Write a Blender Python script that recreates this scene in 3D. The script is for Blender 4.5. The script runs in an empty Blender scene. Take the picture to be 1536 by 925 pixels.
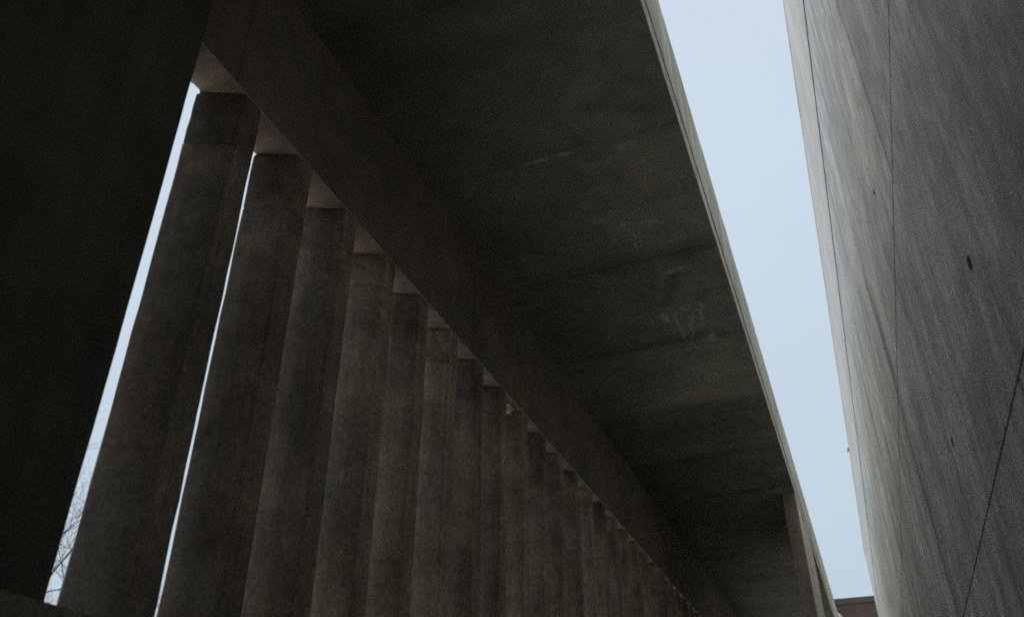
import bpy, bmesh, math, random
from mathutils import Vector, Matrix
random.seed(7)
sc = bpy.context.scene
col = sc.collection
E = 1.5                                    # eye height above the paving

# ------------------------------------------------------------------ helpers
def link(name, bm, mat, parent=None, smooth=False):
    bmesh.ops.recalc_face_normals(bm, faces=bm.faces[:])
    me = bpy.data.meshes.new(name)
    bm.to_mesh(me); bm.free()
    me.materials.append(mat)
    if smooth:
        for p in me.polygons: p.use_smooth = True
    o = bpy.data.objects.new(name, me)
    col.objects.link(o)
    if parent is not None:
        o.parent = parent
        o.location = -parent.location      # meshes are written in world metres
    return o

def thing(name, label, cat, loc=(0, 0, 0), group=None):
    o = bpy.data.objects.new(name, None)
    o.empty_display_size = 0.2
    o.location = loc
    col.objects.link(o)
    tag(o, label, cat, group)
    return o

def tag(o, label, cat, group=None):
    o["label"] = label; o["category"] = cat
    if group: o["group"] = group
    return o

def structure(o):
    o["kind"] = "structure"
    return o

def box(bm, x0, x1, y0, y1, z0, z1, bev=0.0):
    r = bmesh.ops.create_cube(bm, size=1.0)
    vs = r["verts"]
    for v in vs:
        v.co.x = x0 if v.co.x < 0 else x1
        v.co.y = y0 if v.co.y < 0 else y1
        v.co.z = z0 if v.co.z < 0 else z1
    if bev > 0:
        es = list({e for v in vs for e in v.link_edges})
        bmesh.ops.bevel(bm, geom=es, offset=bev, segments=2, affect='EDGES', profile=0.6)

def rough_strip(bm, x0, x1, ys, z0, z1, amp, rnd):
    """long bar whose arrises wander by a few millimetres, like struck concrete"""
    rings = []
    for y in ys:
        j = lambda: rnd.uniform(-amp, amp)
        rings.append([bm.verts.new((x0 + j(), y, z0 + j())), bm.verts.new((x1 + j(), y, z0 + j())),
                      bm.verts.new((x1 + j(), y, z1 + j())), bm.verts.new((x0 + j(), y, z1 + j()))])
    for a, b in zip(rings, rings[1:]):
        for i in range(4):
            k = (i + 1) % 4
            bm.faces.new((a[i], a[k], b[k], b[i]))
    bm.faces.new(rings[0][::-1]); bm.faces.new(rings[-1])

def frange(a, b, s):
    n = max(1, int(round((b - a) / s)))
    return [a + (b - a) * i / n for i in range(n + 1)]

# ------------------------------------------------------------------ materials
class NT:
    def __init__(self, name):
        self.m = bpy.data.materials.new(name); self.m.use_nodes = True
        self.t = self.m.node_tree; self.n = self.t.nodes; self.l = self.t.links
        self.b = self.n["Principled BSDF"]
        self.pos = self.n.new("ShaderNodeNewGeometry").outputs["Position"]
    def put(self, sock, v):
        if hasattr(v, "is_output"): self.l.new(v, sock)
        else: sock.default_value = v
    def math(self, op, a, b=0.0, clamp=False):
        x = self.n.new("ShaderNodeMath"); x.operation = op; x.use_clamp = clamp
        self.put(x.inputs[0], a); self.put(x.inputs[1], b); return x.outputs[0]
    def noise(self, scale=(1, 1, 1), s=1.0, detail=4, rough=0.55, off=(0, 0, 0), dist=0.0):
        mp = self.n.new("ShaderNodeMapping"); mp.inputs["Scale"].default_value = scale
        mp.inputs["Location"].default_value = off
        self.l.new(self.pos, mp.inputs["Vector"])
        x = self.n.new("ShaderNodeTexNoise"); x.inputs["Scale"].default_value = s
        x.inputs["Detail"].default_value = detail; x.inputs["Roughness"].default_value = rough
        x.inputs["Distortion"].default_value = dist
        self.l.new(mp.outputs[0], x.inputs["Vector"]); return x.outputs["Fac"]
    def remap(self, v, a, b, c, d):
        x = self.n.new("ShaderNodeMapRange"); x.clamp = True
        self.put(x.inputs[0], v)
        for i, q in enumerate((a, b, c, d)): self.put(x.inputs[i + 1], q)
        return x.outputs[0]
    def mix(self, f, a, b, mode="MIX"):
        x = self.n.new("ShaderNodeMix"); x.data_type = "RGBA"; x.blend_type = mode
        self.put(x.inputs[0], f); self.put(x.inputs[6], a); self.put(x.inputs[7], b)
        return x.outputs[2]
    def xyz(self):
        x = self.n.new("ShaderNodeSeparateXYZ"); self.l.new(self.pos, x.inputs[0])
        return x.outputs
    def scale_col(self, c, f):
        x = self.n.new("ShaderNodeVectorMath"); x.operation = "SCALE"
        self.put(x.inputs[0], c); self.put(x.inputs["Scale"], f); return x.outputs[0]
    def bump(self, h, strength, dist):
        x = self.n.new("ShaderNodeBump"); x.inputs["Strength"].default_value = strength
        x.inputs["Distance"].default_value = dist
        self.put(x.inputs["Height"], h); self.l.new(x.outputs[0], self.b.inputs["Normal"])
    def pits(self, scale, size):
        v = self.n.new("ShaderNodeTexVoronoi"); v.inputs["Scale"].default_value = scale
        self.l.new(self.pos, v.inputs["Vector"])
        k = self.n.new("ShaderNodeSeparateColor"); self.l.new(v.outputs["Color"], k.inputs[0])
        lim = self.math("MULTIPLY", self.math("POWER", k.outputs[0], 3.0), size)
        return self.math("LESS_THAN", v.outputs["Distance"], lim)
    def band(self, coord, at, half, soft=0.5):
        """1 on a line coord == at"""
        d = self.math("ABSOLUTE", self.math("SUBTRACT", coord, at))
        return self.remap(d, half * soft, half, 1.0, 0.0)
    def stroke(self, u, v, u0, v0, hu, hv, skew=0.0):
        du = self.math("SUBTRACT", u, u0); dv = self.math("SUBTRACT", v, v0)
        du = self.math("SUBTRACT", du, self.math("MULTIPLY", dv, skew))
        a = self.math("POWER", self.math("DIVIDE", self.math("ABSOLUTE", du), hu), 2.0)
        b = self.math("POWER", self.math("DIVIDE", self.math("ABSOLUTE", dv), hv), 4.0)
        return self.remap(self.math("ADD", a, b), 0.0, 1.0, 1.0, 0.0)

def concrete(name, base, streak=(5, 5, 0.35), st_amt=0.25, blotch=0.35, rough=0.85, seed=0.0,
             pit=0.25, extra=None, spec=0.3, warm=(1.08, 1.0, 0.90), st_scale=1.0):
    q = NT(name)
    big = q.noise(s=0.9, detail=5, off=(seed, seed * 2, 0))
    mid = q.noise(s=4.5, detail=6, rough=0.62, off=(seed, 0, seed))
    fine = q.noise(s=55, detail=3, off=(0, seed, 0))
    stn = q.noise(scale=streak, s=st_scale, detail=6, rough=0.65, off=(seed * 3, seed, 0))
    f = q.remap(big, 0.3, 0.7, 1 - blotch, 1 + blotch)
    f = q.math("MULTIPLY", f, q.remap(mid, 0.3, 0.72, 1 - blotch * 0.8, 1 + blotch * 0.8))
    f = q.math("MULTIPLY", f, q.remap(stn, 0.32, 0.7, 1 - st_amt, 1 + st_amt))
    f = q.math("MULTIPLY", f, q.remap(fine, 0.28, 0.72, 0.80, 1.20))
    pt = q.pits(26.0, 0.20)
    f = q.math("MULTIPLY", f, q.math("SUBTRACT", 1.0, q.math("MULTIPLY", pt, pit)))
    c = q.mix(q.remap(q.noise(s=1.7, detail=4, off=(seed + 5, 3, 1)), 0.35, 0.65, 0, 1),
              (*base, 1), (base[0] * warm[0], base[1] * warm[1], base[2] * warm[2], 1))
    c = q.scale_col(c, f)
    h = q.math("ADD", q.math("MULTIPLY", fine, 0.35), q.math("MULTIPLY", mid, 0.8))
    h = q.math("SUBTRACT", h, q.math("MULTIPLY", pt, 0.8))
    if extra: c, h = extra(q, c, h)
    q.put(q.b.inputs["Base Color"], c)
    q.b.inputs["Roughness"].default_value = rough
    q.b.inputs["Specular IOR Level"].default_value = spec
    q.bump(h, 0.35, 0.012)
    return q.m

def plain(name, base, rough=0.8, metal=0.0, amp=0.2, s=6.0):
    q = NT(name)
    f = q.remap(q.noise(s=s, detail=5), 0.3, 0.7, 1 - amp, 1 + amp)
    q.put(q.b.inputs["Base Color"], q.scale_col((*base,), f))
    q.b.inputs["Roughness"].default_value = rough
    q.b.inputs["Metallic"].default_value = metal
    return q.m

# geometry of the place (metres; z here is above the paving)
XI, XO = -2.878, -3.147                    # inner / outer face of the colonnade
ZB, ZS = 3.96 + E, 5.13 + E                # underside of beam / of canopy slab
XF, ZF = -0.581, 6.46 + E                  # canopy edge, top of its fascia
XW = 0.66                                  # face of the tall wall
ZSILL = 0.80 + E
YW = 33.3                                  # far end of the tall wall
YEND = 34.0

# --- soffit: formwork seams every 1.79 m, drips and lime marks near the edge
def soffit_extra(q, c, h):
    x, y, z = q.xyz()
    wob = q.math("MULTIPLY", q.math("SUBTRACT", q.noise(s=1.6, detail=3), 0.5), 0.10)
    yy = q.math("ADD", y, wob)
    m = q.math("PINGPONG", q.math("SUBTRACT", yy, 5.35 + 0.893), 0.893)
    seam = q.remap(m, 0.868, 0.885, 0.0, 1.0)
    fade = q.remap(q.noise(s=1.1, detail=3, off=(4, 4, 4)), 0.36, 0.6, 0.25, 0.9)
    seam = q.math("MULTIPLY", seam, fade)
    halo = q.math("MULTIPLY", q.remap(m, 0.68, 0.89, 0.0, 0.35), fade)
    edge = q.remap(x, -2.5, -1.4, 0.25, 1.0)
    seam = q.math("MULTIPLY", seam, edge); halo = q.math("MULTIPLY", halo, edge)
    f = q.math("SUBTRACT", 1.0, q.math("MAXIMUM", q.math("MULTIPLY", seam, 0.6), halo))
    # random tone per pour, then all pours past a far seam darker
    pan = q.math("FLOOR", q.math("DIVIDE", q.math("SUBTRACT", yy, 5.35), 1.786))
    wn = q.n.new("ShaderNodeTexWhiteNoise"); wn.noise_dimensions = "1D"
    q.put(wn.inputs["W"], pan)
    f = q.math("MULTIPLY", f, q.remap(wn.outputs["Value"], 0, 1, 0.82, 1.12))
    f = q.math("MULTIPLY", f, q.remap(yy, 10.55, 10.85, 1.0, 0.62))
    f = q.math("MULTIPLY", f, q.remap(x, -2.6, -0.8, 0.75, 1.1))  # light falloff painted in: darker toward the beam, paler at the edge
    # damp dark hook next to the lime marks
    dk = q.stroke(x, y, -1.18, 7.75, 0.10, 0.42, -0.35)
    f = q.math("MULTIPLY", f, q.math("SUBTRACT", 1.0, q.math("MULTIPLY", dk, 0.30)))
    c = q.scale_col(c, f)
    marks = [(-1.24, 8.55, .022, .42, .04), (-1.10, 8.45, .030, .40, -.02), (-0.99, 8.35, .030, .36, .05),
             (-1.15, 9.1, .016, .22, .0), (-1.34, 6.70, .016, .30, .0), (-1.28, 6.75, .014, .34, .03),
             (-1.33, 8.35, .03, .16, .0), (-1.12, 7.45, .09, .03, .0), (-1.0, 7.42, .07, .03, .0),
             (-1.14, 6.55, .10, .03, .0), (-1.05, 5.45, .05, .05, .2), (-1.60, 5.35, .30, .03, .0),
             (-0.97, 8.95, .05, .10, .0)]
    tot = None
    xo = x
    wx = q.math("MULTIPLY", q.math("SUBTRACT", q.noise(s=2.6, detail=3, off=(7, 7, 1)), 0.5), 0.34)
    x = q.math("ADD", x, wx)
    for a in marks:
        s = q.stroke(x, y, a[0], a[1], a[2] * 1.35, a[3] * 1.1, a[4])
        tot = s if tot is None else q.math("MAXIMUM", tot, s)
    tot = q.math("MULTIPLY", tot, q.remap(q.noise(s=9, detail=4, off=(2, 8, 0)), 0.38, 0.62, 0.10, 0.68))
    c = q.mix(tot, c, (0.74, 0.74, 0.68, 1))
    cl = q.remap(q.noise(s=1.5, detail=7, rough=.62, off=(9, 1, 2), dist=.6), 0.52, 0.68, 0.0, 0.30)
    c = q.mix(q.math("MULTIPLY", cl, q.remap(xo, -2.0, -1.0, 0.2, 1.0)), c, (0.58, 0.58, 0.54, 1))
    h = q.math("SUBTRACT", h, q.math("MULTIPLY", seam, 1.2))
    return c, h

def beam_extra(q, c, h):
    x, y, z = q.xyz()
    m = q.math("PINGPONG", q.math("SUBTRACT", y, 4.6), 1.8)
    seam = q.remap(m, 1.780, 1.792, 0.0, 1.0)
    c = q.scale_col(c, q.math("SUBTRACT", 1.0, q.math("MULTIPLY", seam, 0.22)))
    # light bounced up from the yard is painted into the paler underside
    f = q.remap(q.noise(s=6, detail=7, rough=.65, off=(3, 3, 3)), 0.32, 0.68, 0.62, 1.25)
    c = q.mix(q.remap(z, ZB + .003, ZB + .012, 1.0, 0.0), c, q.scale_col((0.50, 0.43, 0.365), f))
    return c, q.math("SUBTRACT", h, q.math("MULTIPLY", seam, 1.0))

def wall_extra(q, c, h):
    x, y, z = q.xyz()
    # long run-off stains
    s1 = q.noise(scale=(1, 3.2, 0.22), s=1.0, detail=7, rough=0.7, off=(1, 4, 2))
    s2 = q.noise(scale=(1, 11, 0.6), s=1.0, detail=5, rough=0.65, off=(7, 1, 0))
    s3 = q.noise(scale=(1, 26, 1.5), s=1.0, detail=4, rough=0.6, off=(3, 1, 5))
    f = q.remap(s1, 0.35, 0.66, 0.80, 1.16)
    f = q.math("MULTIPLY", f, q.remap(s2, 0.34, 0.66, 0.90, 1.09))
    f = q.math("MULTIPLY", f, q.remap(s3, 0.34, 0.66, 0.88, 1.12))
    wob = q.math("MULTIPLY", q.math("SUBTRACT", q.noise(scale=(1, 1, 1.2), s=1.2, detail=4), 0.5), 0.5)
    yw = q.math("ADD", y, wob)
    # dirty streak hanging from the second butt joint
    d = q.band(yw, 7.0, 0.26, 0.1)
    d = q.math("MULTIPLY", d, q.remap(q.noise(scale=(1, 9, 0.8), s=1, detail=5), 0.36, 0.6, 0.25, 1.0))
    d = q.math("MULTIPLY", d, q.remap(z, 6.9, 5.6, 0.0, 1.0))
    f = q.math("MULTIPLY", f, q.math("SUBTRACT", 1.0, q.math("MULTIPLY", d, 0.62)))
    # short dark runs beginning at the upper joint
    r = q.remap(q.noise(scale=(1, 7, 0.25), s=1, detail=5, off=(9, 2, 0)), 0.54, 0.66, 0.0, 0.5)
    r = q.math("MULTIPLY", r, q.remap(z, 5.2, 8.2, 0.0, 1.0))
    f = q.math("MULTIPLY", f, q.math("SUBTRACT", 1.0, r))
    # pale lime bloom
    p = q.remap(q.noise(scale=(1, 5, 0.55), s=1, detail=5, off=(2, 6, 1)), 0.55, 0.72, 0.0, 0.5)
    mo = q.noise(scale=(1, 3.0, 0.9), s=7.0, detail=7, rough=0.7, off=(6, 2, 3), dist=0.3)
    f = q.math("MULTIPLY", f, q.remap(mo, 0.34, 0.66, 0.76, 1.20))
    bl = q.noise(scale=(1, 1.1, 0.8), s=1.4, detail=8, rough=0.68, off=(4, 4, 9), dist=0.4)
    f = q.math("MULTIPLY", f, q.remap(bl, 0.36, 0.64, 0.74, 1.20))
    sc_ = q.remap(q.noise(scale=(1, 16, 2.2), s=1, detail=6, rough=.7, off=(5, 5, 5)), 0.60, 0.68, 0.0, 0.45)
    f = q.math("MULTIPLY", f, q.math("SUBTRACT", 1.0, sc_))
    c = q.scale_col(c, f)
    c = q.mix(p, c, (0.66, 0.66, 0.64, 1))
    return c, h

def column_extra(q, c, h):
    # grime gathering under the joint and at the head, different on every column
    x, y, z = q.xyz()
    oi = q.n.new("ShaderNodeObjectInfo")
    inf = oi.outputs["Random"]
    c = q.mix(1.0, c, oi.outputs["Color"], "MULTIPLY")     # tone per column; near-end shade is painted into the first three
    fg = q.noise(scale=(1, 1, .5), s=38, detail=5, rough=.7, off=(1, 1, 1))
    c = q.scale_col(c, q.remap(fg, 0.3, 0.7, 0.74, 1.26))
    c = q.scale_col(c, q.remap(inf, 0, 1, 0.84, 1.16))
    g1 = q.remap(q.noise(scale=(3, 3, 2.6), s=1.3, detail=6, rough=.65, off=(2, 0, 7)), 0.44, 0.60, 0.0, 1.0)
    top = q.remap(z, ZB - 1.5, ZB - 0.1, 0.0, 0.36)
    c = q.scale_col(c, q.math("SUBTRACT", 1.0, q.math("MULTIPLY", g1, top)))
    sp = q.remap(q.noise(scale=(4, 4, 2), s=1.5, detail=6, rough=.7, off=(8, 3, 1)), 0.60, 0.70, 0.0, 0.4)
    c = q.mix(sp, c, (0.40, 0.38, 0.35, 1))
    # faint lift lines
    m = q.math("PINGPONG", q.math("ADD", z, q.math("MULTIPLY", inf, 1.3)), 0.62)
    ln = q.math("MULTIPLY", q.remap(m, 0.606, 0.616, 0.0, 0.25), q.remap(q.noise(s=3, detail=3), .4, .6, 0.1, 1))
    c = q.scale_col(c, q.math("SUBTRACT", 1.0, ln))
    return c, h

M = {}
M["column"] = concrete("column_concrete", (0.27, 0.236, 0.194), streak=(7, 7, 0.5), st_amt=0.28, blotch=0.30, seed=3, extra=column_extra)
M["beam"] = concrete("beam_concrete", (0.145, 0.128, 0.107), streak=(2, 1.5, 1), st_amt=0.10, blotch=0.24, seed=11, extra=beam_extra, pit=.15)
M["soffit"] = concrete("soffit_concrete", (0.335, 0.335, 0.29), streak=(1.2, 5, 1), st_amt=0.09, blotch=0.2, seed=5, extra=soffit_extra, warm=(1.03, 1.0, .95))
M["fascia"] = concrete("fascia_concrete", (0.68, 0.68, 0.63), streak=(1, 6, 0.5), st_amt=0.32, blotch=0.18, seed=8, warm=(1.03, 1, .93))
M["wall"] = concrete("wall_concrete", (0.58, 0.58, 0.545), streak=(1, 6, 0.4), st_amt=0.15, blotch=0.2, seed=13, rough=0.55, extra=wall_extra, spec=0.4, warm=(1.0, 1.0, .98))
M["band"] = concrete("band_concrete", (0.60, 0.595, 0.565), streak=(1, 5, 0.5), st_amt=0.14, blotch=0.12, seed=17, rough=0.7, warm=(1.0, 1.0, .98))
M["pier"] = concrete("pier_concrete", (0.36, 0.315, 0.275), streak=(5, 5, 0.5), st_amt=0.2, blotch=0.2, seed=21)
M["dark"] = concrete("dark_concrete", (0.066, 0.070, 0.054), blotch=0.25, seed=23)
M["plinth"] = concrete("plinth_concrete", (0.18, 0.183, 0.155), blotch=0.25, seed=27)
M["paving"] = concrete("paving_concrete", (0.12, 0.125, 0.098), streak=(3, 3, 1), st_amt=0.1, blotch=0.3, seed=31)
M["metal"] = plain("rusty_metal", (0.05, 0.045, 0.04), 0.6, 0.4)
M["bark"] = plain("bark", (0.20, 0.18, 0.165), 0.9)
M["foam"] = plain("pale_foam", (0.80, 0.75, 0.55), 0.8, amp=0.12, s=25)
M["hole"] = plain("hole_shadow", (0.02, 0.02, 0.018), 0.95)
M["glass"] = plain("dark_glass", (0.03, 0.035, 0.04), 0.08)
M["pale"] = plain("pale_paint", (0.62, 0.58, 0.54), 0.6)
M["frame"] = plain("grey_frame", (0.35, 0.35, 0.34), 0.6)

def ground_mat():
    q = NT("winter_grass")
    a = q.remap(q.noise(s=0.35, detail=6), 0.35, 0.65, 0, 1)
    b = q.remap(q.noise(s=14, detail=5), 0.3, 0.7, 0.6, 1.4)
    q.put(q.b.inputs["Base Color"], q.scale_col(q.mix(a, (0.055, 0.065, 0.03, 1), (0.10, 0.088, 0.05, 1)), b))
    q.b.inputs["Roughness"].default_value = 0.95
    return q.m
def brick_mat():
    q = NT("brown_brick")
    sx = q.xyz()
    cmb = q.n.new("ShaderNodeCombineXYZ")
    q.put(cmb.inputs[0], q.math("ADD", sx[0], sx[1])); q.put(cmb.inputs[1], sx[2])
    b = q.n.new("ShaderNodeTexBrick"); b.inputs["Scale"].default_value = 1.0
    b.inputs["Brick Width"].default_value = 0.24; b.inputs["Row Height"].default_value = 0.083
    b.inputs["Mortar Size"].default_value = 0.008
    b.inputs["Color1"].default_value = (0.125, 0.078, 0.054, 1); b.inputs["Color2"].default_value = (0.155, 0.097, 0.068, 1)
    b.inputs["Mortar"].default_value = (0.15, 0.13, 0.12, 1)
    q.l.new(cmb.outputs[0], b.inputs["Vector"])
    f = q.remap(q.noise(s=0.6, detail=5), 0.3, 0.7, 0.8, 1.2)
    q.put(q.b.inputs["Base Color"], q.scale_col(b.outputs["Color"], f))
    q.b.inputs["Roughness"].default_value = 0.85
    return q.m
M["grass"] = ground_mat(); M["brick"] = brick_mat()

# ------------------------------------------------------------------ ground, paving
bm = bmesh.new()
bmesh.ops.create_grid(bm, x_segments=8, y_segments=8, size=700)
structure(link("ground", bm, M["grass"]))
bm = bmesh.new()
box(bm, -2.9, XW + 0.02, -9, 44, -0.2, 0.004)
structure(link("path", bm, M["paving"]))

M["bounce"] = concrete("bounce_gravel", (0.34, 0.315, 0.28), streak=(9, 9, 9), st_amt=0.2, blotch=0.25, seed=37)
bm = bmesh.new()
box(bm, -46, -3.31, -40, 42, -0.2, 0.006)
structure(link("bounce_yard", bm, M["bounce"]))  # unseen pale yard, added to bounce light up under the beam

# ------------------------------------------------------------------ colonnade
def column_section(zs, y0, rnd, amp):
    """tapered (trapezoid) plan: narrow inner face, wide outer face; y0 = near inner corner"""
    return zs

def loft(bm, plan, zs, rnd, amp, scales=None):
    rings = []
    # slow drift so an arris is not a ruler line
    ph = [rnd.uniform(0, 6.28) for _ in plan]
    for i, z in enumerate(zs):
        s = scales[i] if scales else 1.0
        cx = sum(p[0] for p in plan) / len(plan); cy = sum(p[1] for p in plan) / len(plan)
        ring = []
        for k, (x, y) in enumerate(plan):
            d = math.sin(z * 2.3 + ph[k]) * amp * 0.6
            ring.append(bm.verts.new((cx + (x - cx) * s + rnd.uniform(-amp, amp) + d,
                                      cy + (y - cy) * s + rnd.uniform(-amp, amp), z)))
        rings.append(ring)
    n = len(plan)
    for a, b in zip(rings, rings[1:]):
        for k in range(n):
            j = (k + 1) % n
            bm.faces.new((a[k], a[j], b[j], b[k]))
    bm.faces.new(rings[0][::-1]); bm.faces.new(rings[-1])

IN_W, FL = 0.195, 0.118
PITCH = 0.5995
def plan_at(r=0.030, c=0.010):
    # narrow inner face at XI with well rounded arrises, flanks running out to a wider outer face
    pts = []
    for k in range(5):
        a = math.radians(90 - 67 * k / 4)              # near inner arris, then far inner arris
        pts.append((XI - r + r * math.sin(math.radians(23 + 67 * (1 - k / 4))), r - r * math.cos(math.radians(23 + 67 * (1 - k / 4)))))
    near = pts[::-1]
    far = [(x, IN_W - y) for x, y in near[::-1]]
    return near + far + [(XO + c, IN_W + FL - .004), (XO, IN_W + FL - c), (XO, -FL + c), (XO + c, -FL + .004)]

ORD = ["first", "second", "third", "fourth", "fifth", "sixth", "seventh", "eighth", "ninth", "tenth", "eleventh",
       "twelfth", "thirteenth", "fourteenth", "fifteenth", "sixteenth", "seventeenth", "eighteenth", "nineteenth",
       "twentieth", "twenty-first", "twenty-second", "twenty-third", "twenty-fourth", "twenty-fifth", "twenty-sixth",
       "twenty-seventh", "twenty-eighth", "twenty-ninth", "thirtieth"]
special = {
    0: "nearest concrete column, standing between the wide and the thin sky slit",
    1: "second concrete column, right of the thin sky slit, dark smudge near its top",
    2: "third concrete column from the near dark wall, heavily blotched near its top",
    8: "ninth concrete column from the near dark wall, pale scrap above its top",
}
def make_column(variant, zj, dj):
    """a column template: shaft and cap block with a shadow joint between them"""
    rnd = random.Random(100 + variant)
    t = bpy.data.objects.new("column", None); t.empty_display_size = 0.2
    col.objects.link(t); t.location = (0, 0, ZSILL)
    p = plan_at()
    bm = bmesh.new()
    zs = frange(ZSILL - 0.01, zj - 0.010, 0.16)
    loft(bm, p, zs, rnd, 0.0028)
    sh = link("shaft", bm, M["column"], t, True)
    sh.data.set_sharp_from_angle(angle=math.radians(28))
    bm = bmesh.new()
    zs = [zj - 0.010, zj + 0.006, zj + 0.0061] + frange(zj + 0.014, ZB - 0.026, 0.10) + [ZB - 0.020, ZB - 0.012, ZB + 0.004]
    scl = [dj, dj, 0.995] + [1.0] * (len(zs) - 6) + [0.985, 0.95, 0.95]
    loft(bm, p, zs, rnd, 0.0022, scl)
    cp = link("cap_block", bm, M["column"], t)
    return t, [sh, cp]

variants = [make_column(0, ZB - 0.42, 0.994), make_column(1, ZB - 0.34, 0.965), make_column(2, ZB - 0.30, 0.955), make_column(3, ZB - 0.47, 0.972)]
order = [0, 3, 1, 2, 2, 1, 0, 2, 1, 2, 3, 2, 1, 0, 2, 3, 1, 2, 0, 2, 1, 3, 2, 2, 1, 0, 2, 3, 1, 2]
used = set()
for i in range(30):
    v = order[i]
    t, parts = variants[v]
    if v in used:
        t2 = t.copy(); col.objects.link(t2)
        for ch in parts:
            c2 = ch.copy(); col.objects.link(c2); c2.parent = t2
        t = t2
    used.add(v)
    t.location = (0, 2.886 + PITCH * i + {1: -0.012, 2: -0.007}.get(i, 0.0), ZSILL)
    tone = {0: 0.58, 1: 0.68, 2: 0.86}.get(i, 1.0 + 0.10 * math.sin(i * 2.7))  # low values darken the nearest columns as painted shade
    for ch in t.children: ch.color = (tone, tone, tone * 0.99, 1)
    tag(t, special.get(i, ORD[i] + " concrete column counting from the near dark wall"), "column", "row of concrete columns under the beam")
# parts were written about y = 0 with the thing at (0,0,ZSILL)

# near solid wall that ends the row
rnd = random.Random(5)
bm = bmesh.new()
YN = 2.89 - PITCH + 0.19
loft(bm, [(XI, -8.5), (XI, YN), (XO, YN + FL), (XO, -8.5)], frange(0.0, ZB - 0.004, 0.2), rnd, 0.002)
box(bm, XI + 0.004, XI + 0.022, -8.49, YN - 0.02, 0.0, ZS - 0.002, 0.004)  # thin dark skin added over the beam's near end as painted shade
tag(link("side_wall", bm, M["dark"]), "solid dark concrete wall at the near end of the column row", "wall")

# plinth
bm = bmesh.new()
rough_strip(bm, -3.30, -2.80, frange(-8.4, YEND, 0.3), 0.0, ZSILL, 0.003, rnd)
tag(link("plinth_wall", bm, M["plinth"]), "low concrete plinth carrying the columns, its edge at the lower left corner", "wall")

# beam; the outer lower arris is spalled beside the first column
bm = bmesh.new()
ys = frange(-8.5, 2.3, 0.3) + frange(2.32, 3.2, 0.02) + frange(3.25, YEND, 0.1)
rings = []
rb = random.Random(9)
for y in ys:
    ch = 0.0
    if 2.60 < y < 2.86: ch = 0.018 + 0.022 * abs(math.sin(y * 37)) * rb.uniform(.5, 1)
    j = lambda a=0.0018: rb.uniform(-a, a)
    rings.append([bm.verts.new((XI + j(), y, ZB + j())), bm.verts.new((XI + j(), y, ZS)), bm.verts.new((XO, y, ZS)),
                  bm.verts.new((XO + j(), y, ZB + 0.006 + ch * .8)), bm.verts.new((XO + 0.006 + ch, y, ZB + j()))])
for a, b in zip(rings, rings[1:]):
    for k in range(5):
        bm.faces.new((a[k], a[(k + 1) % 5], b[(k + 1) % 5], b[k]))
bm.faces.new(rings[0][::-1]); bm.faces.new(rings[-1])
tag(link("concrete_beam", bm, M["beam"]), "deep brownish concrete beam running over the tops of the columns", "beam")

# canopy slab with its edge upstand
canopy = thing("canopy", "wide dark concrete canopy overhead with a pale upstand along its edge", "canopy", (-1.7, 10, ZS))
bm = bmesh.new()
rough_strip(bm, XO - 0.004, XF, frange(-8.6, YEND + 0.05, 0.12), ZS + 0.003, ZS + 0.24, 0.0022, random.Random(2))
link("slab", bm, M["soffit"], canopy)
bm = bmesh.new()
rough_strip(bm, XF - 0.20, XF - 0.05, frange(-8.55, YEND, 1.0), ZS + 0.20, ZS + 0.42, 0.0, rnd)
link("shadow_joint", bm, M["hole"], canopy)
bm = bmesh.new()
rough_strip(bm, XF - 0.22, XF + 0.003, frange(-8.6, YEND + 0.05, 0.25), ZS + 0.345, ZF, 0.002, random.Random(3))
link("upstand", bm, M["fascia"], canopy)
bm = bmesh.new()
rough_strip(bm, XF - 0.006, XF + 0.0035, frange(-8.6, YEND + 0.04, 0.25), ZS + 0.006, ZS + 0.236, 0.0012, random.Random(4))
link("slab_edge", bm, M["fascia"], canopy)

# pier under the canopy edge
bm = bmesh.new()
loft(bm, [(-0.800, 14.61), (-0.790, 14.6), (-0.600, 14.6), (-0.588, 14.612), (-0.588, 17.86), (-0.60, 17.87), (-0.80, 17.87)],
     frange(0.0, ZS + 0.004, 0.3), rnd, 0.002)
pier = link("pier", bm, M["pier"])
tag(pier, "brownish concrete pier under the far outer edge of the canopy", "pier")

bm = bmesh.new()
box(bm, -0.589, -0.584, 14.612, 17.86, 0.0, ZS - 0.004)
link("lit_face_skin", bm, M["fascia"], pier)  # thin pale skin that paints the pier's outer face as lit

# unseen wall, added behind the camera to keep light out of the passage
bm = bmesh.new()
box(bm, XO, 6.0, -8.95, -8.65, 0, ZF + 0.5, 0.01)
tag(link("light_block_wall", bm, M["dark"]), "unseen concrete wall added at the near end of the passage to block light", "wall")

# ------------------------------------------------------------------ tall wall on the right
tall = thing("tall_wall", "tall stained grey concrete panel wall along the right of the passage", "wall", (XW, 12, 0))
zj = [0.0, 1.35 + E, 3.17 + E, 6.73 + E]
joints = {0: [-8.6, 3.0, 10.5, 18, 25.5, YW], 1: [-8.6, 1.0, 8.4, 15.9, 23.4, YW], 2: [-8.6, 4.15, 11.6, 19.1, 26.6, YW]}
rw = random.Random(44)
bm = bmesh.new()
g, gz = 0.010, 0.012
for r in range(3):
    for y0, y1 in zip(joints[r], joints[r][1:]):
        off = rw.uniform(-0.0015, 0.0015)
        box(bm, XW + off, XW + 0.20, y0 + g, y1 - g, zj[r] + (gz if r == 2 else (0.004 if r else 0)), zj[r + 1] - ((0.004 if r == 0 else gz) if r < 2 else 0.045), 0.004)
link("panels", bm, M["wall"], tall)
bm = bmesh.new()
box(bm, XW + 0.022, XW + 0.198, -8.59, YW - 0.01, 0.0, 6.73 + E + 0.06)
link("joint_backing", bm, M["hole"], tall)
bm = bmesh.new()
prev = -8.6
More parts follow.
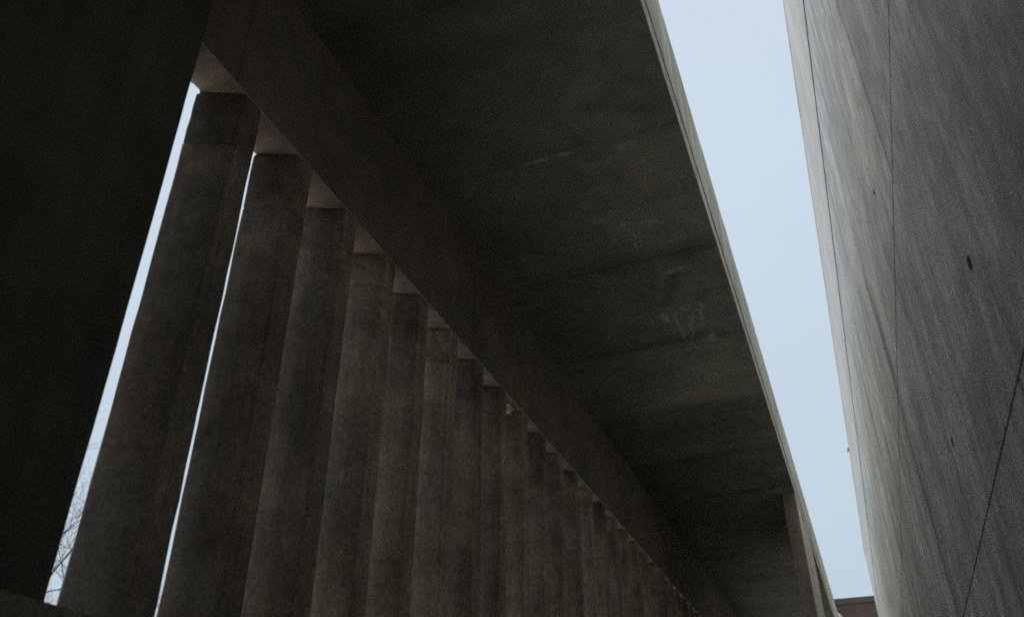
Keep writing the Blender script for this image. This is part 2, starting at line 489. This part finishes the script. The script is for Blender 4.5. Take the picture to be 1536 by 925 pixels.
for y1 in [6.2, 13.4, 20.6, 27.8, YW]:
    box(bm, XW - 0.002, XW + 0.20, prev + 0.004, y1 - 0.004, 6.73 + E + 0.045, 9.10 + E, 0.005)
    prev = y1
link("top_band", bm, M["band"], tall)
bm = bmesh.new()
rough_strip(bm, XW - 0.007, XW + 0.24, frange(-8.6, YW + 0.02, 0.4), 9.10 + E, 9.17 + E, 0.002, rw)
link("coping", bm, M["fascia"], tall)
def tie_hole(y, z, r):
    b = bmesh.new()
    n = 14
    outer = [b.verts.new((XW - 0.0035, y + r * 1.25 * math.cos(a), z + r * 1.25 * math.sin(a))) for a in [i * 2 * math.pi / n for i in range(n)]]
    inner = [b.verts.new((XW - 0.0025, y + r * math.cos(a), z + r * math.sin(a))) for a in [i * 2 * math.pi / n for i in range(n)]]
    for i in range(n):
        j = (i + 1) % n
        b.faces.new((outer[i], outer[j], inner[j], inner[i]))
    b.faces.new(inner)
    link("tie_hole", b, M["hole"], tall)
for y, z, r in [(3.10, 1.89, .024), (4.85, 1.87, .02), (5.0, 3.73, .018), (6.75, 1.88, .014), (8.6, 3.75, .016)]:
    tie_hole(y, z + E, r)

# small bracket on the wall's top edge
bm = bmesh.new()
zt = 9.17 + E
box(bm, XW - 0.035, XW + 0.03, 23.22, 23.30, zt, zt + 0.018, 0.004)
box(bm, XW - 0.042, XW - 0.024, 23.23, 23.29, zt - 0.05, zt + 0.018, 0.004)
bmesh.ops.create_uvsphere(bm, u_segments=10, v_segments=6, radius=0.024, matrix=Matrix.Translation((XW - 0.036, 23.26, zt - 0.055)))
tag(link("bracket", bm, M["metal"]), "tiny dark metal bracket clipped on the top edge of the tall wall", "bracket")

# ------------------------------------------------------------------ pale scrap wedged over the ninth column
bm = bmesh.new()
y9 = 2.88 + PITCH * 8
rs = random.Random(3)
for lay in range(2):
    z1 = ZB - 0.012 - lay * 0.035
    for k in range(1):
        x0, x1 = XO + 0.01, XI - 0.06 - lay * 0.02
        ya, yb = y9 - 0.20 + lay * .06, y9 - 0.05
        nx = 7
        vs = []
        for i in range(nx + 1):
            x = x0 + (x1 - x0) * i / nx
            w = rs.uniform(-.008, .008)
            fl = FL * (XI - x) / (XI - XO)
            vs.append([bm.verts.new((x, ya + w - fl, z1 + w)), bm.verts.new((x, yb - fl + w * .5, z1 - .006 + w)),
                       bm.verts.new((x, yb - fl + w * .5, z1 - .026 + w)), bm.verts.new((x, ya + w - fl, z1 - .02 + w))])
        for a, b in zip(vs, vs[1:]):
            for q_ in range(4):
                bm.faces.new((a[q_], a[(q_ + 1) % 4], b[(q_ + 1) % 4], b[q_]))
        bm.faces.new(vs[0][::-1]); bm.faces.new(vs[-1])
tag(link("foam_scrap", bm, M["foam"]), "pale yellowish scrap wedged under the beam above one column", "scrap")

# ------------------------------------------------------------------ brick building beyond
YB, ZBB = 45.0, 10.35 + E
bld = thing("brick_building", "dark reddish brown flat-roofed building beyond the end of the passage", "building", (2, YB, 0))
bm = bmesh.new()
box(bm, -16, 20, YB, YB + 14, 0, ZBB - 0.28)
link("wall", bm, M["brick"], bld)
bm = bmesh.new()
box(bm, -16.06, 20.06, YB - 0.06, YB + 14.06, ZBB - 0.28, ZBB, 0.015)
link("roof", bm, M["brick"], bld)
for fl in range(3):
    for i in range(9):
        x = -14.2 + i * 4.0
        z = 1.0 + fl * 3.3
        b = bmesh.new()
        for a in ((x, x + .07, z, z + 1.7), (x + 1.53, x + 1.6, z, z + 1.7), (x + .07, x + 1.53, z, z + .07), (x + .07, x + 1.53, z + 1.63, z + 1.7), (x + .77, x + .83, z + .07, z + 1.63)):
            box(b, a[0], a[1], YB - 0.04, YB + 0.02, a[2], a[3])
        w = link("window", b, M["frame"], bld)
        b = bmesh.new()
        box(b, x + .07, x + 1.53, YB - 0.012, YB + 0.01, z + .07, z + 1.63)
        pn = link("pane", b, M["glass"], w)
        pn.location = (0, 0, 0)
        b = bmesh.new()
        box(b, x - .08, x + 1.68, YB - 0.12, YB - 0.004, z - .09, z - .004)
        s_ = link("sill", b, M["frame"], w); s_.location = (0, 0, 0)
bm = bmesh.new()
bmesh.ops.create_uvsphere(bm, u_segments=20, v_segments=12, radius=0.36, matrix=Matrix.Translation((-1.02, YB - 0.1, 9.35 + E)) @ Matrix.Diagonal((1, .5, 1.1, 1)))
link("vent_hood", bm, M["pale"], bld, smooth=True)

# ------------------------------------------------------------------ bare trees beyond the columns
def tube(bm, pts, rads, n):
    prev = None
    for i, (p, r) in enumerate(zip(pts, rads)):
        d = (pts[min(i + 1, len(pts) - 1)] - pts[max(i - 1, 0)])
        if d.length < 1e-6: d = Vector((0, 0, 1))
        d.normalize()
        u = d.orthogonal().normalized(); w = d.cross(u)
        ring = [bm.verts.new(p + (u * math.cos(a) + w * math.sin(a)) * r) for a in [k * 2 * math.pi / n for k in range(n)]]
        if prev:
            for k in range(n):
                bm.faces.new((prev[k], prev[(k + 1) % n], ring[(k + 1) % n], ring[k]))
        prev = ring

def bare_tree(loc, h, seed, label):
    r = random.Random(seed)
    t = thing("bare_tree", label, "tree", loc, "bare trees behind the columns")
    bt, bb = bmesh.new(), bmesh.new()
    base = Vector(loc)
    def grow(p, d, length, rad, depth):
        n = 4
        pts, rads = [p.copy()], [rad]
        cur = p.copy(); dd = d.copy()
        for i in range(n):
            dd = (dd + Vector((r.uniform(-1, 1), r.uniform(-1, 1), r.uniform(-.5, .9))) * 0.16).normalized()
            cur = cur + dd * (length / n)
            pts.append(cur.copy()); rads.append(rad * (1 - 0.55 * (i + 1) / n))
        tube(bt if depth == 0 else bb, pts, rads, 8 if depth == 0 else (5 if depth < 3 else 3))
        if depth >= 5: return
        k = {0: 6, 1: 5, 2: 5, 3: 4, 4: 3}[depth]
        for j in range(k):
            f = r.uniform(0.35, 1.0) if depth else r.uniform(0.32, 1.0)
            q = f * n; i0 = min(int(q), n - 1)
            bp = pts[i0].lerp(pts[i0 + 1], q - i0)
            side = Vector((r.uniform(-1, 1), r.uniform(-1, 1), r.uniform(-.1, .7))).normalized()
            nd = (dd * 0.55 + side * 0.85).normalized()
            grow(bp, nd, length * r.uniform(.45, .68), max(rads[i0] * .5, 0.0034), depth + 1)
    grow(base, Vector((0, 0, 1)), h * 0.55, h * 0.017, 0)
    link("trunk", bt, M["bark"], t); link("crown", bb, M["bark"], t)

bare_tree((-19.5, 17.0, 0), 13.6, 11, "bare winter tree showing in the wide sky slit at lower left")
bare_tree((-23.5, 19.2, 0), 12.5, 12, "bare winter tree standing further back behind the wide sky slit")
bare_tree((-17.5, 19.0, 0), 9.5, 13, "lower bare tree at the foot of the thin sky slit")

# ------------------------------------------------------------------ camera
cam_d = bpy.data.cameras.new("camera")
cam = bpy.data.objects.new("camera", cam_d); col.objects.link(cam)
fpx = 1287.0; cx, cy = 768.0, 462.5
vl = Vector((1363 - cx, 1281 - cy, fpx)).normalized()          # passage direction in camera axes (x right, y down, z forward)
vu = Vector((760 - cx, -1560 - cy, fpx)).normalized()
vu = (vu - vl * vu.dot(vl)).normalized()
vr = vl.cross(vu)
if vr.x < 0: vr = -vr
right = Vector((vr.x, vl.x, vu.x)); down = Vector((vr.y, vl.y, vu.y)); fwd = Vector((vr.z, vl.z, vu.z))
R = Matrix((right, -down, -fwd)).transposed()
cam.matrix_world = Matrix.Translation((0, 0, E)) @ R.to_4x4()
cam_d.sensor_width = 36.0; cam_d.lens = fpx / 1536 * 36.0
cam_d.clip_start = 0.02; cam_d.clip_end = 3000
cam_d.dof.use_dof = True; cam_d.dof.focus_distance = 8.0; cam_d.dof.aperture_fstop = 2.4
sc.camera = cam

# ------------------------------------------------------------------ daylight: overcast
EL, AZ = math.radians(72), math.radians(-85)     # sun high beyond the colonnade, ahead-left
w = bpy.data.worlds.new("World"); sc.world = w; w.use_nodes = True
nt = w.node_tree; bg = nt.nodes["Background"]
sky = nt.nodes.new("ShaderNodeTexSky"); sky.sky_type = "NISHITA"; sky.sun_disc = False
sky.sun_elevation = EL; sky.sun_rotation = AZ; sky.air_density = 1.2; sky.dust_density = 3.0
tc = nt.nodes.new("ShaderNodeTexCoord")
sep = nt.nodes.new("ShaderNodeSeparateXYZ"); nt.links.new(tc.outputs["Generated"], sep.inputs[0])
ramp = nt.nodes.new("ShaderNodeMapRange"); nt.links.new(sep.outputs[2], ramp.inputs[0])
ramp.inputs[1].default_value = 0.15; ramp.inputs[2].default_value = 0.95
cl = nt.nodes.new("ShaderNodeMix"); cl.data_type = "RGBA"
nt.links.new(ramp.outputs[0], cl.inputs[0])
cl.inputs[6].default_value = (5.6, 6.8, 7.85, 1); cl.inputs[7].default_value = (6.65, 7.65, 8.75, 1)
nz = nt.nodes.new("ShaderNodeTexNoise"); nz.inputs["Scale"].default_value = 2.2; nz.inputs["Detail"].default_value = 5
nt.links.new(tc.outputs["Generated"], nz.inputs["Vector"])
nr = nt.nodes.new("ShaderNodeMapRange"); nt.links.new(nz.outputs["Fac"], nr.inputs[0])
nr.inputs[1].default_value = .3; nr.inputs[2].default_value = .7; nr.inputs[3].default_value = .955; nr.inputs[4].default_value = 1.045
sclr = nt.nodes.new("ShaderNodeVectorMath"); sclr.operation = "SCALE"
nt.links.new(cl.outputs[2], sclr.inputs[0]); nt.links.new(nr.outputs[0], sclr.inputs["Scale"])
mx = nt.nodes.new("ShaderNodeMix"); mx.data_type = "RGBA"; mx.inputs[0].default_value = 0.92
nt.links.new(sky.outputs[0], mx.inputs[6]); nt.links.new(sclr.outputs[0], mx.inputs[7])
nt.links.new(mx.outputs[2], bg.inputs["Color"])
bg.inputs["Strength"].default_value = 0.1

sd = bpy.data.lights.new("sun", "SUN"); sd.energy = 2.4; sd.angle = math.radians(22); sd.color = (1.0, 0.96, 0.90)
so = bpy.data.objects.new("sun", sd); col.objects.link(so)
# Nishita: rotation 0 puts the sun on +Y, positive turns towards +X
to_sun = Vector((math.sin(AZ) * math.cos(EL), math.cos(AZ) * math.cos(EL), math.sin(EL)))
so.rotation_euler = to_sun.to_track_quat("Z", "Y").to_euler()
so.location = to_sun * 60

# ------------------------------------------------------------------ render settings
sc.view_settings.view_transform = "Standard"; sc.view_settings.look = "None"
sc.view_settings.exposure = 0; sc.view_settings.gamma = 1
sc.cycles.max_bounces = 10; sc.cycles.diffuse_bounces = 8
sc.cycles.use_denoising = False
sc.cycles.filter_width = 1.8
